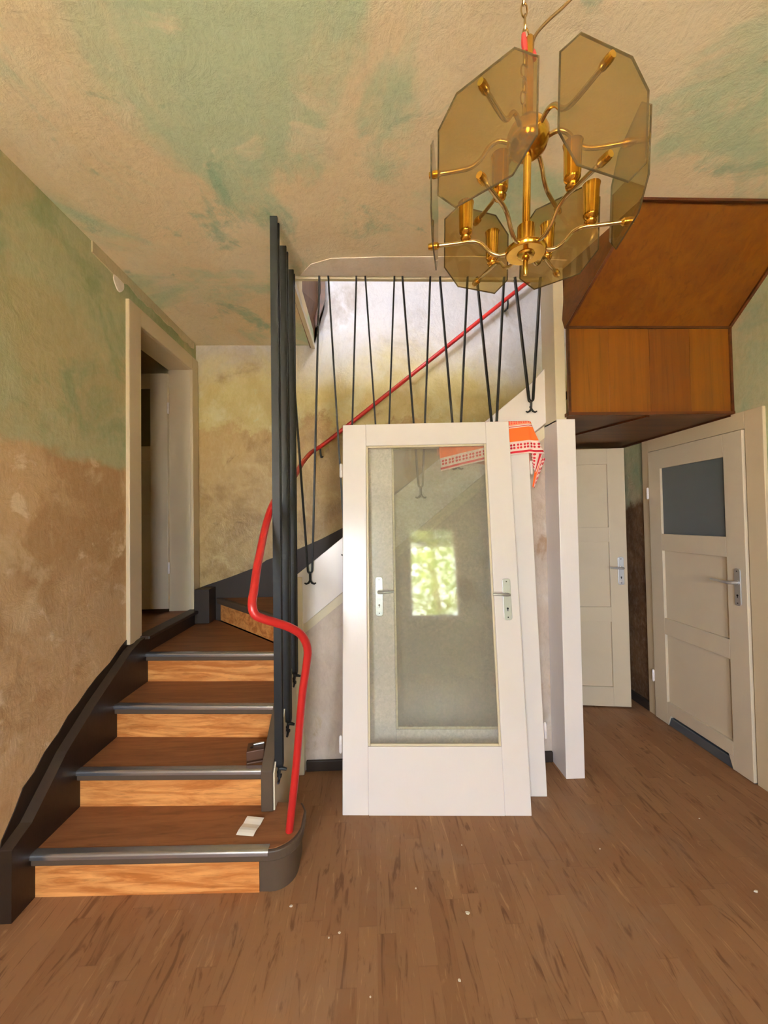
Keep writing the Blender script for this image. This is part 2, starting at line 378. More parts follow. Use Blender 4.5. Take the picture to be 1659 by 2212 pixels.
# front wall (behind the viewer) with two windows
xs = [-1.62, WIN[1][0], WIN[1][1], WIN[0][0], WIN[0][1], 2.4]; w = MB(); y0, y1 = YF-.15, YF
for i in (0, 2, 4): w.box((xs[i], y0, 0), (xs[i+1], y1, ZC))
for (a, b, c0, d0) in WIN: w.box((a, y0, 0), (b, y1, c0)); w.box((a, y0, d0), (b, y1, ZC))
struct(w.build('wall_front', 'wall_plain'), 'plain wall with two windows facing the stairs', 'wall')
for i, (a, b, c0, d0) in enumerate(WIN):
    t = Thing('window_%d' % (i+1), ((a+b)/2, YF-.1, c0)); struct(t.o, ('window opposite the stairs seen mirrored in the leaning glass door', 'second window opposite the stairs beside the left wall')[i], 'window')
    f = .045
    for q in (((a, c0), (a+f, d0)), ((b-f, c0), (b, d0)), ((a+f, c0), (b-f, c0+f)), ((a+f, d0-f), (b-f, d0))):
        t.w('window_frame', MB().box((q[0][0], YF-.13, q[0][1]), (q[1][0], YF-.07, q[1][1])), 'white_paint')
    t.w('pane', MB().box((a+f, YF-.102, c0+f), (b-f, YF-.098, d0-f)), 'window_glass')
    t.w('window_sill', MB().box((a-.05, YF-.07, c0-.03), (b+.05, YF+.12, c0)), 'white_paint')
# wall under the upper flight, its return, and the upstairs shell
struct(MB().prism([(-.44, 0), (1.12, 0), (1.12, 2.25), (-.44, .98)], 'Y', 2.372, 2.44).build('wall_under_stair', 'wall_under'), 'pinkish stained plaster wall under the upper flight', 'wall')
struct(MB().box((1.12, 2.375, 0), (1.24, YB, 2.084)).build('wall_passage', 'wall_under'), 'narrow side wall of the passage under the stairs', 'wall')
w = MB().box((UW[0]-.5, YU-.12, 3.18), (UW[0], YU, 5.4)).box((UW[1], YU-.12, 3.18), (2.4, YU, 5.4)).box((UW[0], YU-.12, 3.18), (UW[1], YU, UW[2])).box((UW[0], YU-.12, UW[3]), (UW[1], YU, 5.4))
struct(w.build('wall_upper_front', 'wall_plain'), 'upstairs wall with a window above the stairwell', 'wall')
struct(MB().box((-.75, YU-.12, 3.18), (-.62, 3.4, 5.4)).build('wall_upper_left', 'wall_plain'), 'upstairs wall left of the stairwell', 'wall')
struct(MB().box((-.75, YU-1.5, 5.4), (2.4, 3.4, 5.5)).build('ceiling_upper', 'wall_plain'), 'upstairs ceiling above the stairwell', 'ceiling')  # front overhang added as an unseen eave to keep sun off the upstairs window
# slanted brown panel closing the left side of the stairwell
pn = MB().solid([(-.455, 3.21, 2.955), (-.36, 3.21, 3.30), (-.36, 3.21, 4.2), (-.44, 2.33, 4.2), (-.455, 2.33, 2.985)], (-.03, 0, 0))
o = struct(pn.build('stairwell_side_panel', 'panel_brown'), 'brown panel closing the left side of the stairwell opening', 'panel')
MB().box((-.475, 2.30, ZC-.03), (-.445, 3.215, ZC+.012)).build('panel_edge', 'cream_paint', o)
MB().solid([(-.42, 3.10, 3.08), (-.34, 3.10, 3.30), (-.34, 3.10, 4.1), (-.375, 3.10, 4.1), (-.375, 3.10, 3.36), (-.435, 3.10, 3.16)], (0, .02, 0)).build('panel_edge_strip', 'trim_wood', o)
# room behind the left door
g = MB().box((-2.9, 2.0, .72), (-1.6, 3.38, .80)); struct(g.build('floor_side_room', 'tread_vinyl'), 'brown floor of the room behind the left door', 'floor')
g = MB().box((-3.0, 1.9, .72), (-2.9, 3.4, 3.1)).box((-2.9, 3.28, .72), (-1.6, 3.40, 3.1)).box((-2.9, 1.9, .72), (-1.6, 2.0, 3.1)).box((-3.0, 1.9, 3.0), (-1.58, 3.4, 3.2))
struct(g.build('wall_side_room', 'wall_plain'), 'walls of the dim room behind the left door', 'wall')

# ------------------------------------------------------------------ corner post with casing, baseboards
t = Thing('trim_1', (1.15, 2.28, 0)); struct(t.o, 'white painted corner post with wide casing beside the passage', 'post')
t.w('post', MB().box((1.096, 2.205, 2.06), (1.158, 2.372, ZC)), 'cream_paint', bevel=.003)
t.w('casing', MB().box((1.096, 2.20, 0), (1.206, 2.372, 2.075)), 'white_paint', bevel=.003)
struct(MB().box((-.41, 2.354, 0), (1.096, 2.374, .062)).build('baseboard_under_stair', 'base_paint', bevel=.004), 'dark grey baseboard under the stairs', 'baseboard')
struct(MB().box((XR-.018, 2.92, 0), (XR+.002, YB, .07)).build('baseboard_right', 'base_paint', bevel=.004), 'short dark baseboard beyond the toilet door', 'baseboard')
struct(MB().box((XR-.018, -2.3, 0), (XR+.002, 1.985, .07)).build('baseboard_right_near', 'base_paint', bevel=.004), 'dark baseboard along the near right wall', 'baseboard')

# ------------------------------------------------------------------ wooden bulkhead (underside of the stairs to the upper floor)
t = Thing('stair_bulkhead', (1.65, 2.6, 2.09)); struct(t.o, 'orange-brown veneered bulkhead boxed in below the ceiling at right', 'bulkhead')
XB0, XB1, YP = 1.146, XR, 2.17
sl = [(XB0, YP, 2.60), (XB1, YP, 2.60), (XB1, 1.72, ZC+.01), (1.287, 1.72, ZC+.01)]
t.w('sloped_panel', MB().solid(sl, (0, .02, .024)), 'soffit_wood')
t.w('side_panel', MB().solid([(XB0, YP+.01, 2.60), (1.287, 1.722, ZC+.01), (XB0, YP+.16, ZC+.01)], (.02, .01, 0)), 'under_wood')
nb = 4; bw = (XB1-XB0-.02)/nb
for i in range(nb):
    t.w('front_board', MB().box((XB0+.01+i*bw+.0006, YP, 2.09), (XB0+.01+(i+1)*bw-.0006, YP+.02, 2.61)), 'board_wood%d' % i, bevel=.0012)
und = lambda pts: MB().prism(pts, 'Z', 2.085, 2.105)
t.w('underside_panel', und([(XB0, YP), (1.62, YP), (1.26, YB), (1.22, YB), (XB0, 2.3)]), 'under_wood')
t.w('underside_panel', und([(1.62, YP), (XB1, YP), (XB1, YB), (1.26, YB)]), 'under_wood')
def strip(a, b, r=.011): return MB().tube([a, b], r, 6)
def edge(name, a, b, sz=.013):
    a, b = Vector(a), Vector(b)
    t.w(name, MB().bar([a, b], Vector((0, 1, 0)) if abs((b-a).normalized().y) < .8 else Vector((1, 0, 0)), sz, sz), 'trim_wood')
edge('edge_strip', (XB0, YP-.003, 2.60), (XB1, YP-.003, 2.60)); edge('edge_strip', (XB0, YP-.003, 2.095), (XB1, YP-.003, 2.095), .018)
edge('edge_strip', (XB0+.012, YP-.003, 2.10), (XB0+.012, YP-.003, 2.60)); edge('edge_strip', (XB1-.008, YP-.003, 2.10), (XB1-.008, YP-.003, 2.60))
edge('edge_strip', (XB0+.004, YP-.006, 2.60), (1.287, 1.716, ZC)); edge('edge_strip', (1.62, YP, 2.083), (1.26, YB, 2.083), .018)
edge('edge_strip', (1.287, 1.716, ZC-.006), (XB1, 1.716, ZC-.006)); edge('edge_strip', (XB1-.01, YP, 2.083), (XB1-.01, YB, 2.083), .018)
edge('edge_strip', (XB1-.008, YP-.003, 2.60), (XB1-.008, 1.72, ZC-.006), .018)

# ------------------------------------------------------------------ staircase
st = Thing('staircase', (-.95, 1.7, 0)); tag(st.o, 'winding staircase with orange wood-print risers, brown treads and metal nosings', 'staircase')
NST = 13
Z = [0]+[.185+.1763*k for k in range(NST)]
OUT = -1.382; INN = -.512; YW = 3.192
LN = [None, ((OUT, 1.616), (INN, 1.589)), ((OUT, 1.857), (INN, 1.815)), ((OUT, 2.120), (INN, 2.058)), ((OUT, 2.408), (INN, 2.347)), ((-1.262, YW), (INN, 2.405)), ((-.70, YW), (-.485, 2.42))]
for k in range(7, NST+2): LN.append(((-.33+.2246*(k-7), YW), (-.33+.2246*(k-7), 2.385)))
def nrm2(a, b):
    d = Vector((b[0]-a[0], b[1]-a[1])); d.normalize(); return Vector((d.y, -d.x))     # points to the front of the step
for k in range(1, NST+1):
    (a, b), (a2, b2) = LN[k], LN[k+1]; n = nrm2(a, b)
    fa, fb = Vector(a)+n*.0, Vector(b)+n*.0
    poly = [fa, fb, Vector(b2)-nrm2(a2, b2)*.03, Vector(a2)-nrm2(a2, b2)*.03]
    if k == 4: poly = [fa, fb, Vector(b2), Vector(a2), Vector((OUT, YW))]
    if k == 1:
        arc = [Vector((-.43, 1.586))]+[Vector((-.43+.118*math.sin(q), 1.704-.118*math.cos(q))) for q in [i*PI/16 for i in range(1, 9)]]+[Vector((-.315, 1.80)), Vector((-.34, 1.85)), Vector((-.462, 1.86)), Vector((INN, 1.86))]
        poly = [fa]+arc+[Vector((OUT, 1.88))]
    st.w('tread', MB().prism([tuple(p) for p in poly], 'Z', Z[k]-.046, Z[k]-.003), 'dark_paint', bevel=.006)
    ins = [p.copy() for p in poly]
    if k == 1:
        body = [Vector((-.475, 1.615)), Vector((-.43, 1.612))]+[Vector((-.43+.095*math.sin(q), 1.707-.095*math.cos(q))) for q in [i*PI/16 for i in range(1, 9)]]+[Vector((-.335, 1.80)), Vector((-.36, 1.84)), Vector((-.462, 1.85)), Vector((-.475, 1.85))]
        st.w('curved_step_end', MB().prism([tuple(p) for p in body], 'Z', 0, Z[1]-.046), 'dark_paint', smooth=True)
    cov = [fa-n*.012, fb-n*.012]+poly[2:] if k != 1 else [fa-n*.012]+[Vector((p.x-(.010 if p.x > -.4 else 0), p.y+(.012 if p.y < 1.7 else -.006))) for p in arc]+[Vector((OUT, 1.88))]
    st.w('tread_cover', MB().prism([tuple(p) for p in cov], 'Z', Z[k]-.003, Z[k]), 'tread_vinyl')
    # metal nosing: thin plate on top and a lip down the front
    e0, e1 = fa, fb
    if k == 1: e1 = Vector((-.432, 1.5865))
    if k == 2: e1 = Vector((-.522, 1.8155))
    d = (e1-e0).normalized()
    q = lambda p, off: p+n*off
    nz = MB()
    prof = [(-.030, 0), (-.030, .0022), (-.006, .0024)]+[(-.006+.011*math.sin(g), -.0086+.011*math.cos(g)) for g in [i*PI/12 for i in range(1, 7)]]+[(.005, -.018), (.0005, -.018), (0, 0)]
    vs = [(q(e0, o).x, q(e0, o).y, Z[k]+h) for o, h in prof]+[(q(e1, o).x, q(e1, o).y, Z[k]+h) for o, h in prof]; m_ = len(prof)
    nz.add(vs, [tuple(range(m_)), tuple(range(2*m_-1, m_-1, -1))]+[(i, (i+1) % m_, m_+(i+1) % m_, m_+i) for i in range(m_)])
    st.w('nosing_strip', nz, 'alu' if k < 5 else 'dark_paint', smooth=True)
    # riser
    ra, rb = Vector(a)-n*.022, Vector(b)-n*.022
    if k == 1: rb = Vector((-.475, 1.611))
    pts = [ra, rb, rb-n*.018, ra-n*.018]
    st.w('riser', MB().prism([tuple(p) for p in pts], 'Z', Z[k-1]-.003 if k > 1 else 0, Z[k]-.045), 'riser_wood')
# wall string (dark skirt) on the left wall
top = [(1.535, .270), (1.62, .307), (1.80, .484), (1.99, .613), (2.27, .776), (2.36, .806), (2.42, .812), (YB, .812)]
st.w('wall_string', MB().prism(top+[(YB, 0), (1.535, 0)], 'X', XL+.001, -1.38), 'skirt_face')
tp = MB()
for (a, b) in zip(top[:-1], top[1:]): tp.solid([(XL+.001, a[0], a[1]), (-1.378, a[0], a[1]), (-1.378, b[0], b[1]), (XL+.001, b[0], b[1])], (0, 0, .004))
st.w('string_cap', tp, 'skirt_paint')
rag = [(1.545, .30), (1.60, .375), (1.637, .440), (1.69, .468), (1.74, .520), (1.813, .562), (1.87, .612), (1.93, .640), (1.998, .683), (2.06, .716), (2.16, .752), (2.25, .808), (2.315, .838), (2.325, .80)]
st.w('tar_edge', MB().prism(rag+[(2.27, .775), (1.99, .612), (1.80, .483), (1.62, .306), (1.54, .27)], 'X', XL-.001, XL+.004), 'skirt_face')
# door sill board along the landing tread
st.w('door_sill', MB().box((-1.445, 2.40, .800), (-1.352, YB-.03, .822)), 'skirt_paint', bevel=.006)
st.w('doorway_floor', MB().box((-1.62, 2.416, .78), (-1.445, 3.11, .812)), 'tread_vinyl')
# wall string on the back wall
bt = [(-1.38, .985), (-1.15, 1.06), (-.93, 1.140), (-.86, 1.19), (-.60, 1.275), (-.40, 1.36), (-.21, 1.455), (0.0, 1.60), (.4, 1.86), (1.12, 2.20)]
st.w('wall_string', MB().prism(bt+[(1.12, 1.8), (-.2, .9), (-.7, .6), (-1.38, .6)], 'Y', YW, YB+.001), 'base_paint')
st.w('corner_block', MB().box((-1.382, 3.06, .72), (-1.27, YB, .985)), 'base_paint', bevel=.004)
# outer string of the first flight, its cream side panel and the white post
so = [(1.792, .187), (1.792, .372), (1.83, .40), (2.10, .60), (2.38, .83), (2.38, .10), (2.0, .0), (1.85, .0)]
st.w('outer_string', MB().prism([(1.792, .187), (1.792, .368), (1.83, .405), (2.10, .61), (2.38, .84), (2.38, .3), (1.86, .187)], 'X', -.518, -.464), 'dark_paint', bevel=.004)
st.w('side_panel', MB().prism([(1.80, .188), (1.80, .355), (1.84, .395), (2.10, .59), (2.375, .80), (2.375, 0), (1.86, 0), (1.86, .188)], 'X', -.464, -.457), 'cream_paint')
st.w('corner_post', MB().box((-.478, 2.325, 0), (-.416, 2.385, 1.168)), 'cream_paint', bevel=.003)
# outer string of the upper flight
st.w('upper_string', MB().prism([(-.478, 1.160), (.70, 2.087), (1.02, 2.345), (1.098, 2.43), (1.098, 2.09), (-.40, .892), (-.478, .86)], 'Y', 2.338, 2.380), 'white_paint', bevel=.003)
st.w('string_fillet', MB().prism([(-.418, .892), (1.096, 2.075), (1.096, 2.0), (-.418, .818)], 'Y', 2.362, 2.385), 'cream_paint')

# ------------------------------------------------------------------ iron hairpin balusters
def hairpin(th, A, B, bot, gap, side, w, tk, wall):
    """A, B tops; bot = centre of the bend; gap = half spacing there (vector); wall = unit vector to the string face"""
    A, B, bot, gap = Vector(A), Vector(B), Vector(bot), Vector(gap)
    up = Vector((0, 0, 1)); g = gap.length; gu = gap.normalized()
    pts = [A]
    for k in range(0, 9):
        q = PI*k/8; pts.append(bot-gu*math.cos(q)*g-up*math.sin(q)*g*1.2)
    pts.append(B)
    b = th.w('baluster', MB().bar(pts, side, w, tk), 'iron')
    wv = Vector(wall); e = bot-up*g*1.2
    mb = MB().tube([e+up*.006, e-up*.018, e-up*.05+wv*.004], .0075, 8)
    for s in (-1, 1):
        mb.tube([e-up*.044, e-up*.060+gu*s*.010, e-up*.066+gu*s*.024, e-up*.060+gu*s*.034], [.0065, .0062, .0055, .004], 8)
    mb.tube([e-up*.03, e-up*.03+wv*.022], .006, 8)
    if abs(wv.x) > .5: mb.tube([e-up*.012, e-up*.014-wv*.020, e-up*.018-wv*.034], [.008, .008, .006], 8)
    hk = mb.build('anchor', 'iron', None); hk.data.transform(Matrix.Translation(-th.loc)); hk.parent = b
    return b
low = Thing('balustrade', (-.45, 2.05, 0)); tag(low.o, 'three black iron hairpin bars between the lower steps and ceiling', 'balustrade')
XBAR = -.447
for (ya, yb, yh, zh) in ((1.850, 1.893, 1.850, .372), (2.050, 2.097, 2.045, .478), (2.245, 2.285, 2.225, .655)):
    hairpin(low, (XBAR, ya, ZC+.004), (XBAR, yb, ZC+.004), (XBAR, yh, zh), (0, .013, 0), (1, 0, 0), .035, .011, (-1, 0, 0))
upb = Thing('balustrade', (.33, 2.33, 1.15)); tag(upb.o, 'row of seven black iron hairpin bars along the upper flight', 'balustrade')
TOPS = [(-.483, -.286), (-.233, -.063), (-.010, .167), (.215, .386), (.444, .615), (.672, .841), (.907, 1.067)]
BOTS = [(-.367, 1.209), (-.145, 1.375), (.080, 1.543), (.306, 1.713), (.535, 1.885), (.766, 2.058), (.999, 2.233)]
for (a, b), (bx, bz) in zip(TOPS, BOTS):
    hairpin(upb, (a, 2.300, ZC+.004), (b, 2.300, ZC+.004), (bx, 2.322, bz), (.013, 0, 0), (0, 1, 0), .022, .010, (0, 1, 0))

# ------------------------------------------------------------------ red handrail
hr = Thing('handrail', (-.367, 1.68, .185)); tag(hr.o, 'red painted tubular handrail winding up from the bottom step', 'handrail')
ctrl = [(-.367, 1.68, .186), (-.33, 1.66, .478), (-.296, 1.63, .781), (-.272, 1.605, .920), (-.266, 1.590, .985), (-.285, 1.565, 1.045), (-.325, 1.535, 1.085), (-.372, 1.50, 1.115), (-.412, 1.472, 1.138),
        (-.438, 1.460, 1.158), (-.449, 1.465, 1.195), (-.452, 1.50, 1.240), (-.462, 1.58, 1.322), (-.485, 1.85, 1.535), (-.492, 2.10, 1.66), (-.486, 2.45, 1.775), (-.482, 2.75, 1.915), (-.462, 3.0, 2.030), (-.435, 3.09, 2.075), (-.36, 3.13, 2.135),
        (.012, 3.13, 2.425), (.776, 3.13, 3.025), (1.25, 3.13, 3.40), (1.7, 3.13, 3.75)]
def catmull(P, sub=5):
    P = [Vector(p) for p in P]; out = []
    for i in range(len(P)-1):
        p0, p1, p2, p3 = P[max(i-1, 0)], P[i], P[i+1], P[min(i+2, len(P)-1)]
        if i == 0: p0 = p1*2-p2
        # centripetal-ish: scale tangents by the segment length so long runs stay straight
        l = (p2-p1).length
        t1 = (p2-p0).normalized()*l; t2 = (p3-p1).normalized()*l if (p3-p1).length else (p2-p1)
        for k in range(sub):
            s = k/sub; h = (2*s**3-3*s**2+1, s**3-2*s**2+s, -2*s**3+3*s**2, s**3-s**2)
            out.append(p1*h[0]+t1*h[1]+p2*h[2]+t2*h[3])
    return out+[P[-1]]
hr.w('rail', MB().tube(catmull(ctrl, 6), .0165, 14), 'red_paint', smooth=True)
for (bx, bz) in ((-.40, 2.10), (1.17, 3.335)):
    hr.w('wall_bracket', MB().tube([(bx, 3.13, bz), (bx+.002, 3.13, bz-.05), (bx+.004, 3.15, bz-.075), (bx+.006, YB, bz-.06)], .008, 8), 'iron', smooth=True)

# ------------------------------------------------------------------ doors
def handle(th, u, v, dirn, y=0.0, plate=(.044, .22), parent=None, long=.105):
    w, h = plate; pts = []
    for (cx, cz, a0) in ((w/2-.014, h/2-.014, 0), (-w/2+.014, h/2-.014, 90), (-w/2+.014, -h/2+.014, 180), (w/2-.014, -h/2+.014, 270)):
        for k in range(4): a = math.radians(a0+30*k); pts.append((u+cx+.014*math.cos(a), v+cz+.014*math.sin(a)))
    p = th.l('handle_plate', MB().prism(pts, 'Y', y-.007, y+.001), 'chrome', bevel=.002)
    zl = v+h*.12
    th.l('lever', MB().tube([(u, y-.004, zl), (u, y-.045, zl), (u+dirn*.012, y-.052, zl), (u+dirn*long*.55, y-.054, zl+.002), (u+dirn*long, y-.050, zl+.004)], [.010, .009, .009, .0075, .0065], 10), 'chrome', parent=p, smooth=True)
    th.l('rosette', MB().lathe([(.0145, y-.012), (.0145, y-.006)], 16, (u, 0, zl), 'Y'), 'chrome', parent=p)
    th.l('keyhole', MB().lathe([(.0055, y-.0085), (.0055, y-.006)], 12, (u, 0, v-h*.22), 'Y').box((u-.002, y-.0085, v-h*.22-.014), (u+.002, y-.006, v-h*.22)), 'dark_hole', parent=p)
    for s in (1, -1): th.l('screw', MB().lathe([(.0032, y-.009), (.0035, y-.006)], 10, (u, 0, v+s*(h/2-.016)), 'Y'), 'dark_hole', parent=p)
def hinge(th, u, v, h=.075, y=-.004):
    th.l('hinge', MB().lathe([(.004, -h/2-.006), (.0085, -h/2), (.0085, -.001), (.0065, 0), (.0085, .001), (.0085, h/2), (.004, h/2+.006)], 12, (u, y, v)), 'white_paint', smooth=True)
def panel_leaf(th, w, h, cells, stile, mat, d=.04, cutout=False, y=0.0, raised=True):
    """cells: (v0, v1, 'panel'|material) between the stiles"""
    for u0 in (0, w-stile): 
        if cutout: th.l('stile', MB().box((u0, y, .002), (u0+stile, y+d, h)), mat, bevel=.0025)
        else: th.l('stile', MB().box((u0, y, 0), (u0+stile, y+d, h)), mat, bevel=.0025)
    vs = [0]+[x for cc in cells for x in cc[:2]]+[h]
    for i in range(0, len(vs), 2):
        if i == 0 and cutout:
            s = stile; p = [(s, vs[1]), (s, .075), (s-.02, .075)]
            th.l('rail', MB().prism([(s, .078), (w-s, .078), (w-s, vs[1]), (s, vs[1])], 'Y', y, y+d), mat, bevel=.002); 
            th.l('foot_block', MB().prism([(s, .002), (s+.004, .002), (s+.03, .078), (s, .078)], 'Y', y, y+d), mat)
            th.l('foot_block', MB().prism([(w-s-.004, .002), (w-s, .002), (w-s, .078), (w-s-.03, .078)], 'Y', y, y+d), mat)
        else: th.l('rail', MB().box((stile, y, vs[i]), (w-stile, y+d, vs[i+1])), mat, bevel=.002)
    for (a, b, kind) in cells:
        if kind == 'panel':
            th.l('panel', MB().box((stile-.004, y+.018, a-.004), (w-stile+.004, y+d-.010, b+.004)), mat)
        else:
            th.l('pane', MB().box((stile-.003, y+.016, a-.003), (w-stile+.003, y+.022, b+.003)), kind)

# toilet door on the right wall (front faces the room, local x runs towards the viewer)
t = Thing('door_1', (2.105, 2.836, .003), (0, 0, -PI/2)); struct(t.o, 'closed white panel door with grey glass pane on the right wall', 'door')
panel_leaf(t, .738, 1.977, ((.163, .645, 'panel'), (.761, 1.246, 'panel'), (1.366, 1.841, 'grey_glass')), .118, 'door_paint', .045, cutout=True)
handle(t, .688, 1.08, -1, plate=(.038, .215), long=.125)
hinge(t, -.006, 1.668); hinge(t, -.006, .302)
FX = 2.118
fr = Thing('trim_2', (2.13, 2.45, 0)); struct(fr.o, 'cream wooden frame around the toilet door', 'door frame')
fr.w('jamb', MB().box((FX, 2.845, 0), (2.15, 2.918, 2.085)), 'frame_paint', bevel=.004)
fr.w('jamb', MB().box((FX, 1.988, 0), (2.15, 2.092, 2.085)), 'frame_paint', bevel=.004)
fr.w('head', MB().box((FX, 2.092, 1.985), (2.15, 2.845, 2.085)), 'frame_paint', bevel=.003)
fr.w('threshold', MB().box((2.112, 2.10, 0), (2.142, 2.84, .062)), 'threshold', bevel=.004)
# passage door, ajar
t = Thing('door_2', (1.274, 3.08, .012), (0, 0, math.radians(-9))); struct(t.o, 'cream three-panel door standing ajar in the passage under the bulkhead', 'door')
panel_leaf(t, .745, 2.03, ((.15, .66, 'panel'), (.775, 1.288, 'panel'), (1.404, 1.906, 'panel')), .128, 'door_paint', .04)
handle(t, .695, 1.06, -1, long=.10)
# left door at the landing: frame, lining and open leaf
t = Thing('trim_3', (-1.42, 2.76, .81)); struct(t.o, 'cream door frame of the doorway on the left wall', 'door frame')
FXL = -1.408
t.w('casing', MB().box((-1.432, 2.30, .80), (FXL, 2.418, 2.84)), 'frame_paint', bevel=.004)
t.w('casing', MB().box((-1.432, 3.108, .80), (FXL, 3.212, 2.84)), 'frame_paint', bevel=.004)
t.w('casing_head', MB().box((-1.432, 2.418, 2.732), (FXL, 3.108, 2.84)), 'frame_paint', bevel=.004)
t.w('lining', MB().box((-1.60, 2.36, .80), (-1.43, 2.416, 2.79)), 'frame_paint'); t.w('lining', MB().box((-1.60, 3.11, .80), (-1.43, 3.17, 2.79)), 'door_paint')
t.w('lining_head', MB().box((-1.60, 2.416, 2.732), (-1.43, 3.11, 2.79)), 'frame_paint')
t = Thing('door_3', (-2.335, 3.085, .835), (0, 0, 0)); struct(t.o, 'cream door leaf standing open behind the left doorway', 'door')
panel_leaf(t, .74, 1.86, ((.15, .62, 'panel'), (.74, 1.16, 'panel'), (1.28, 1.74, 'yellow_glass')), .135, 'door_paint', .04)
hinge(t, .748, 1.58, .08); hinge(t, .748, .32, .08)

# two loose glazed doors leaning on the wall under the stairs
def glazed_door(name, bl, rz, lean, w, h, stile, v0, v1, hand, label, group):
    m = Matrix.Translation(bl) @ Matrix.Rotation(rz, 4, 'Z') @ Matrix.Rotation(-lean, 4, 'X')
    t = Thing(name, bl, mat=m); tag(t.o, label, 'door', group); d = .038
    for u0 in (0, w-stile): t.l('stile', MB().box((u0, 0, 0), (u0+stile, d, h)), 'white_paint', bevel=.004)
    t.l('bottom_rail', MB().box((stile, 0, 0), (w-stile, d, v0)), 'white_paint', bevel=.0025)
    t.l('top_rail', MB().box((stile, 0, v1), (w-stile, d, h)), 'white_paint', bevel=.0025)
    t.l('glass_pane', MB().box((stile+.002, d/2-.002, v0+.002), (w-stile-.002, d/2+.002, v1-.002)), 'cathedral_glass')
    b = .012
    for q in (((stile, v0), (stile+b, v1)), ((w-stile-b, v0), (w-stile, v1)), ((stile+b, v0), (w-stile-b, v0+b)), ((stile+b, v1-b), (w-stile-b, v1))):
        t.l('glazing_bead', MB().prism([(0, 0), (1, 0), (1, 1), (0, 1)], 'Z', 0, 0) if False else MB().box((q[0][0], .005, q[0][1]), (q[1][0], d/2-.002, q[1][1])), 'cream_paint', bevel=.003)
    us = w-.066 if hand > 0 else .066
    handle(t, us, 1.07, -hand, long=.085)
    uh = -.010 if hand > 0 else w+.010
    hinge(t, uh, 1.80, .07, .004); hinge(t, uh, .338, .075, .004)
    return t
e = Vector((math.cos(math.radians(-3.5)), math.sin(math.radians(-3.5)), 0))
BL1 = Vector((-.168, 2.000, 0))
gd1 = glazed_door('glazed_door', BL1, math.radians(-3.5), math.radians(6.4), .957, 2.071, .134, .326, 1.943, 1, 'front loose white glazed door leaning with its handle at right', 'loose glazed doors')
BL2 = Vector((.926, 2.070, 0))-e*.957
RZ2, LEAN2 = math.radians(-3.5), math.radians(4.5)
gd2 = glazed_door('glazed_door', BL2, RZ2, LEAN2, .957, 2.071, .150, .345, 1.94, -1, 'rear loose white glazed door with a red towel over its corner', 'loose glazed doors')

# ------------------------------------------------------------------ towel hung over the rear door
M2 = Matrix.Translation(BL2) @ Matrix.Rotation(RZ2, 4, 'Z') @ Matrix.Rotation(-LEAN2, 4, 'X')
def towel():
    H = 2.071; base = M2 @ Vector((.78, 0, 1.85))
    def lerp(tab, u):
        for (a, va), (b, vb) in zip(tab[:-1], tab[1:]):
            if u <= b: return va+(vb-va)*max(0, (u-a)/(b-a))
        return tab[-1][1]
    def sheet(name, fn, nu, nv):
        vs, uvs = [], []
        for i in range(nu+1):
            for j in range(nv+1):
                p, uv = fn(i/nu, j/nv); vs.append((M2 @ Vector(p))-base); uvs.append(uv)
        fs = [(i*(nv+1)+j, (i+1)*(nv+1)+j, (i+1)*(nv+1)+j+1, i*(nv+1)+j+1) for i in range(nu) for j in range(nv)]
        me = D.meshes.new(name); me.from_pydata(vs, [], fs); uvl = me.uv_layers.new(name='UVMap')
        for p in me.polygons:
            p.use_smooth = True
            for li in p.loop_indices: uvl.data[li].uv = uvs[me.loops[li].vertex_index]
        me.materials.append(M['towel']); o = D.objects.new(name, me); COL.objects.link(o)
        so = o.modifiers.new('thick', 'SOLIDIFY'); so.thickness = .0025; so.offset = 0
        return o
    hem = [(.43, 1.785), (.70, 1.846), (.84, 1.872), (.97, 1.886), (1.05, 1.880)]
    def main(s, q):
        l = q*.52; top0 = H-lerp(hem, .435+.53*s)
        u_top = .425+.552*s; u_hem = .437+.600*s
        k = min(1, l/top0); u = u_hem+(u_top-u_hem)*k
        v = lerp(hem, u); dropf = H+.004-v
        wav = .0025*math.sin(u*42)+.002*math.sin(u*17+1)
        if l < dropf: x, y, z = u, -.007+wav*(1-k)-.002, v+l
        elif l < dropf+.05: a = (l-dropf)/.05*PI; x, y, z = u, .019-.028*math.cos(a), H+.004+.006*math.sin(a)
        else: x, y, z = u, .048, H+.004-(l-dropf-.05)
        over = max(0, u-.957)
        if over: y += .010*math.sin(over*60)-.02*over; z -= .006*(over/.08)
        return (x, y, z), (u, l)
    o = sheet('towel', main, 60, 44); o.location = base
    tag(o, 'orange and white patterned towel hung over the rear leaning door', 'towel')
    # hem turned back below the right end, and the crumpled corner hanging beside the door's edge
    A, B, C1, D1 = Vector((.966, -.012, 1.884)), Vector((1.036, -.008, 1.884)), Vector((.975, .000, 1.800)), Vector((.992, .004, 1.770))
    def turn(s, q): 
        p = A.lerp(B, s).lerp(C1.lerp(D1, s), q); return (p.x, p.y+.004*math.sin(s*9), p.z), (.9+q*.1, .004+(1-s)*.050)
    c = sheet('turned_hem', turn, 12, 10); c.parent = o
    def corner(s, q):
        a = Vector((1.000, .010, 1.870)).lerp(Vector((.972, .016, 1.690)), q); b = Vector((1.046, .004, 1.850)).lerp(Vector((.984, .014, 1.680)), max(0, (q-.18)/.82)**1.0)
        p = a.lerp(b, s); return (p.x, p.y-.010*math.sin(s*7+q*3)*(1-.4*q), p.z+.004*math.sin(s*9)), (.98+q*.15, .15-s*.11-.02*q)
    c = sheet('hanging_corner', corner, 14, 22); c.parent = o
towel()

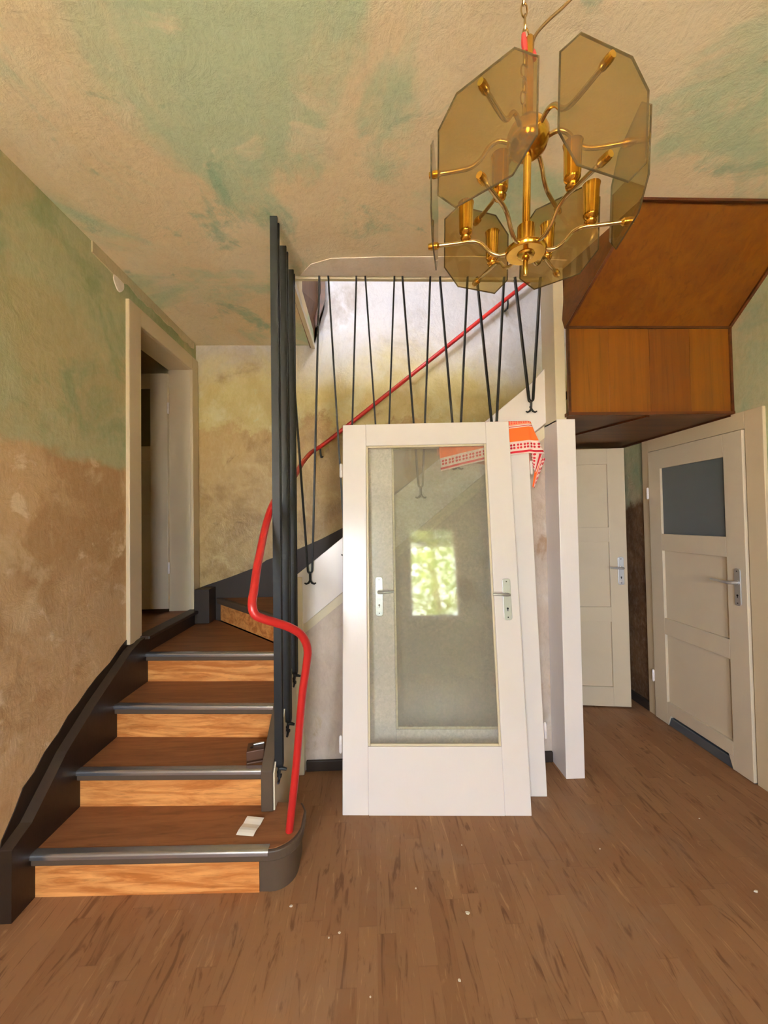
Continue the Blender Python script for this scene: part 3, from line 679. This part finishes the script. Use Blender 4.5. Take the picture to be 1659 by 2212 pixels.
# ------------------------------------------------------------------ chandelier
ax = Vector((.014, -.075, 1)).normalized(); e1 = Vector((0, 1, 0)).cross(ax).normalized(); e2 = ax.cross(e1)
CC = Vector((.40, .935, 2.209))
MC = Matrix(((e1.x, e2.x, ax.x, CC.x), (e1.y, e2.y, ax.y, CC.y), (e1.z, e2.z, ax.z, CC.z), (0, 0, 0, 1)))
ch = Thing('chandelier', CC, mat=MC); tag(ch.o, 'brass chandelier with six smoked glass octagons hanging from a chain', 'chandelier')
ch.l('stem', MB().lathe([(.004, -.098), (.006, -.094), (.006, -.062), (.0095, -.06), (.0095, .24), (.011, .245), (.011, .46), (.006, .468)], 18), 'brass', smooth=True)
ch.l('lower_hub', MB().lathe([(.012, -.055), (.020, -.052), (.022, -.048), (.046, -.048), (.050, -.043), (.050, -.036), (.046, -.032), (.024, -.030), (.021, -.020), (.021, .020), (.012, .026)], 28), 'brass', smooth=True)
ch.l('upper_hub', MB().lathe([(.012, .190), (.028, .192), (.044, .205), (.050, .222), (.050, .238), (.044, .252), (.026, .262), (.020, .276), (.014, .282)], 28), 'brass', smooth=True)
A0 = math.radians(-13.76+180)
def pol(r, a, z): return Vector((r*math.cos(a), r*math.sin(a), z))
for k in range(6):
    a = A0+k*PI/3
    P = [pol(.044, a, -.040), pol(.066, a, -.042), pol(.088, a, -.030), pol(.108, a, -.008), pol(.130, a, .001), pol(.160, a, .001), pol(.226, a, .001)]
    arm = ch.l('lower_arm', MB().tube(catmull(P, 4), .0048, 10), 'brass_pale', smooth=True)
    kn = MB().tube([pol(.215, a, .001), pol(.221, a, .001), pol(.221, a, .001), pol(.236, a, .001), pol(.244, a, .001)], [.005, .009, .009, .009, .007], 12)
    ch.l('knob', kn, 'brass', parent=arm, smooth=True)
    c0 = pol(.148, a, 0)
    sk = MB().lathe([(.006, .002), (.012, .006), (.014, .012), (.009, .017), (.015, .022), (.017, .026), (.017, .030), (.0175, .036), (.0185, .088), (.0205, .097), (.0185, .098), (.016, .090), (.015, .040)], 20, c0)
    ch.l('candle_socket', sk, 'brass', parent=arm, smooth=True)
    P = [pol(.046, a, .228), pol(.070, a, .236), pol(.092, a, .226), pol(.112, a, .200), pol(.134, a, .185), pol(.165, a, .181), pol(.224, a, .181)]
    arm = ch.l('upper_arm', MB().tube(catmull(P, 4), .0055, 10), 'brass_pale', smooth=True)
    kn = MB().tube([pol(.213, a, .181), pol(.220, a, .181), pol(.236, a, .181), pol(.243, a, .181)], [.006, .009, .009, .007], 12)
    ch.l('knob', kn, 'brass', parent=arm, smooth=True)
    tg = Vector((-math.sin(a), math.cos(a), 0)); nn = pol(1, a, 0)
    hw, z0, z1, cx, cz = .110, -.024, .210, .046, .048
    oc = [(-hw+cx, z0), (hw-cx, z0), (hw, z0+cz), (hw, z1-cz), (hw-cx, z1), (-hw+cx, z1), (-hw, z1-cz), (-hw, z0+cz)]
    gp = ch.l('glass_panel', MB().solid([nn*.226+tg*u+Vector((0, 0, z)) for u, z in oc], nn*.004), 'smoked_glass')
    ch.l('bevelled_edge', MB().tube([nn*.228+tg*u+Vector((0, 0, z)) for u, z in oc], .0021, 6, closed=True), 'edge_glass', parent=gp)
# chain, cable and red tape run up to the ceiling
MCi = MC.inverted()
topw = MC @ Vector((0, 0, .462))
def world_part(name, mb, mat, **k):
    mb.v = [MCi @ v for v in mb.v]; return ch.l(name, mb, mat, **k)
z = topw.z-.01; i = 0
hook = Vector((topw.x-.008, topw.y+.004, ZC))
while z < ZC-.03:
    f = (z-topw.z)/(ZC-topw.z); c0 = Vector((topw.x+(hook.x-topw.x)*f-.010, topw.y+(hook.y-topw.y)*f, z+.018)); ln, wd = .0185, .0075
    sd = Vector((1, 0, 0)) if i % 2 == 0 else Vector((.25, .97, 0))
    pts = [c0+sd*wd*math.cos(q)+Vector((0, 0, 1))*(ln*math.sin(q)) for q in [2*PI*k/14 for k in range(14)]]
    world_part('chain_link', MB().tube(pts, .0021, 6, closed=True), 'brass_pale', smooth=True); z += .0325; i += 1
# slack chain tail bundled along the stem inside the shade
for i in range(5):
    c0 = MC @ Vector((-.014, -.004, .29+i*.031)); sd = Vector((1, 0, 0)) if i % 2 else Vector((.2, .97, 0))
    pts = [c0+sd*.0075*math.cos(q)+Vector((0, 0, 1))*(.018*math.sin(q)) for q in [2*PI*k/14 for k in range(14)]]
    world_part('chain_link', MB().tube(pts, .0021, 6, closed=True), 'brass_pale', smooth=True)
cb = catmull([topw+Vector((.004, 0, -.03)), topw+Vector((.012, -.002, .004)), topw+Vector((.045, -.006, .040)), topw+Vector((.085, -.012, .072)), topw+Vector((.125, -.018, .115)), topw+Vector((.15, -.02, .19)), Vector((topw.x+.13, topw.y-.01, ZC+.004))], 6)
world_part('cable', MB().tube(cb, .0038, 8), 'cable', smooth=True)
for (dx, dz, h) in ((-.012, -.034, .045), (.010, -.052, .022)):
    world_part('tape', MB().tube([topw+Vector((dx, 0, dz)), topw+Vector((dx-.002, 0, dz+h*.5)), topw+Vector((dx-.003, 0, dz+h))], [.006, .0075, .005], 8), 'tape', smooth=True)
world_part('ceiling_hook', MB().lathe([(.03, ZC-.006), (.03, ZC+.002)], 20, (hook.x, hook.y, 0)).tube([(hook.x, hook.y, ZC), (hook.x, hook.y, ZC-.02), (hook.x-.008, hook.y, ZC-.03), (hook.x-.014, hook.y, ZC-.02)], .003, 6), 'brass', smooth=True)

# ------------------------------------------------------------------ small things
# folded slip of paper on the bottom step
P = [(-.587, 1.669), (-.512, 1.658), (-.492, 1.751), (-.570, 1.765)]
def bil(s, q): 
    a, b, c, d = [Vector(p) for p in P]; return (a*(1-s)+b*s)*(1-q)+(d*(1-s)+c*s)*q
vs, fs = [], []
for j in range(9):
    q = j/8
    for i in range(5): 
        p = bil(i/4, q); vs.append((p.x, p.y, .1862+.006*abs(math.sin(q*PI*1.5+.2))+(.006*(q-.55)*4 if q > .55 and q < .68 else 0)))
fs = [(j*5+i, j*5+i+1, (j+1)*5+i+1, (j+1)*5+i) for j in range(8) for i in range(4)]
o = MB().add(vs, fs).build('paper_slip', 'paper'); sm = o.modifiers.new('thick', 'SOLIDIFY'); sm.thickness = .0008; sm.offset = 1
tag(o, 'folded white slip of paper lying on the bottom step', 'paper')
# brown lock case with a shiny bolt on the second tread
ZT = Z[2]
t = Thing('door_lock', (-.575, 1.90, ZT)); tag(t.o, 'brown lock case with shiny bolt lying on the second tread by the string', 'lock')
t.w('case', MB().prism([(-.606, 1.868), (-.528, 1.890), (-.540, 1.955), (-.622, 1.945)], 'Z', ZT+.001, ZT+.052), 'brown_metal', bevel=.003)
t.w('case_plate', MB().prism([(-.600, 1.853), (-.526, 1.872), (-.528, 1.887), (-.606, 1.867)], 'Z', ZT+.001, ZT+.009), 'brown_metal', bevel=.002)
t.w('spindle_hole', MB().lathe([(.007, ZT+.0515), (.007, ZT+.0532)], 14, (-.592, 1.905, 0)), 'dark_hole')
t.w('bolt', MB().tube([(-.588, 1.925, ZT+.055), (-.555, 1.930, ZT+.058), (-.540, 1.933, ZT+.058)], [.004, .006, .005], 10), 'chrome', smooth=True)
# plaster chips on the floor
CH = [(-.138, 1.440, .010), (-.175, 1.425, .008), (.160, 1.594, .009), (.345, 1.485, .016), (-.025, 1.245, .008), (.265, 1.275, .010), (-.335, 1.547, .012), (1.505, 1.510, .014), (1.01, 1.735, .009), (1.60, 1.88, .008), (.395, 1.79, .007)]
for i, (x, y, s) in enumerate(CH):
    rnd = random.Random(i); n = rnd.randint(5, 7); pts = []
    for k in range(n):
        a = 2*PI*k/n; r = .6*s*rnd.uniform(.5, 1.1); pts.append((x+r*math.cos(a), y+.7*r*math.sin(a)))
    c = MB().prism(pts, 'Z', .0002, .0002+s*.35).build('plaster_chip', 'chip', bevel=.0005)
    tag(c, 'tiny white plaster chip lying on the wood-print floor', 'debris', 'plaster chips on the floor')

# ------------------------------------------------------------------ garden outside (seen mirrored in the glass)
struct(MB().box((-30, -40, -.9), (30, -2.7, -.8)).build('ground', 'yard'), 'unseen pale ground added outside the windows to bounce light indoors', 'ground')  # unseen ground, put in pale so that sunlight bounces up to the ceiling
def tree(x, y, h, r, seed, label):
    rnd = random.Random(seed); t = Thing('tree', (x, y, -.8)); tag(t.o, label, 'tree')
    mb = MB().tube([(x, y, -.8), (x+.05, y, h*.3), (x-.05, y, h*.6), (x, y, h*.85)], [.16, .13, .09, .03], 10)
    for k in range(8):
        a = rnd.uniform(0, 2*PI); z = h*rnd.uniform(.2, .7); mb.tube([(x, y, z), (x+r*.5*math.cos(a), y+r*.5*math.sin(a), z+.4), (x+r*.85*math.cos(a), y+r*.85*math.sin(a), z+.6)], [.05, .03, .012], 6)
    t.w('trunk', mb, 'bark')
    lf = MB()
    for k in range(5200):
        while True:
            p = Vector((rnd.uniform(-1, 1), rnd.uniform(-1, 1), rnd.uniform(-1, 1)))
            if .25 < p.length < 1: break
        c = Vector((x+p.x*r, y+p.y*r, h*.5+p.z*h*.52)); s = rnd.uniform(.05, .10)
        u = Vector((rnd.gauss(0, 1), rnd.gauss(0, 1), rnd.gauss(0, .6))).normalized(); v = u.orthogonal().normalized()
        lf.add([c-u*s, c+v*s*.5, c+u*s, c-v*s*.5], [(0, 1, 2, 3)])
    o = t.w('foliage', lf, 'leaf'); o['kind'] = 'stuff'
tree(.75, -8.0, 3.7, 1.5, 1, 'leafy garden tree outside the window mirrored in the glass door')
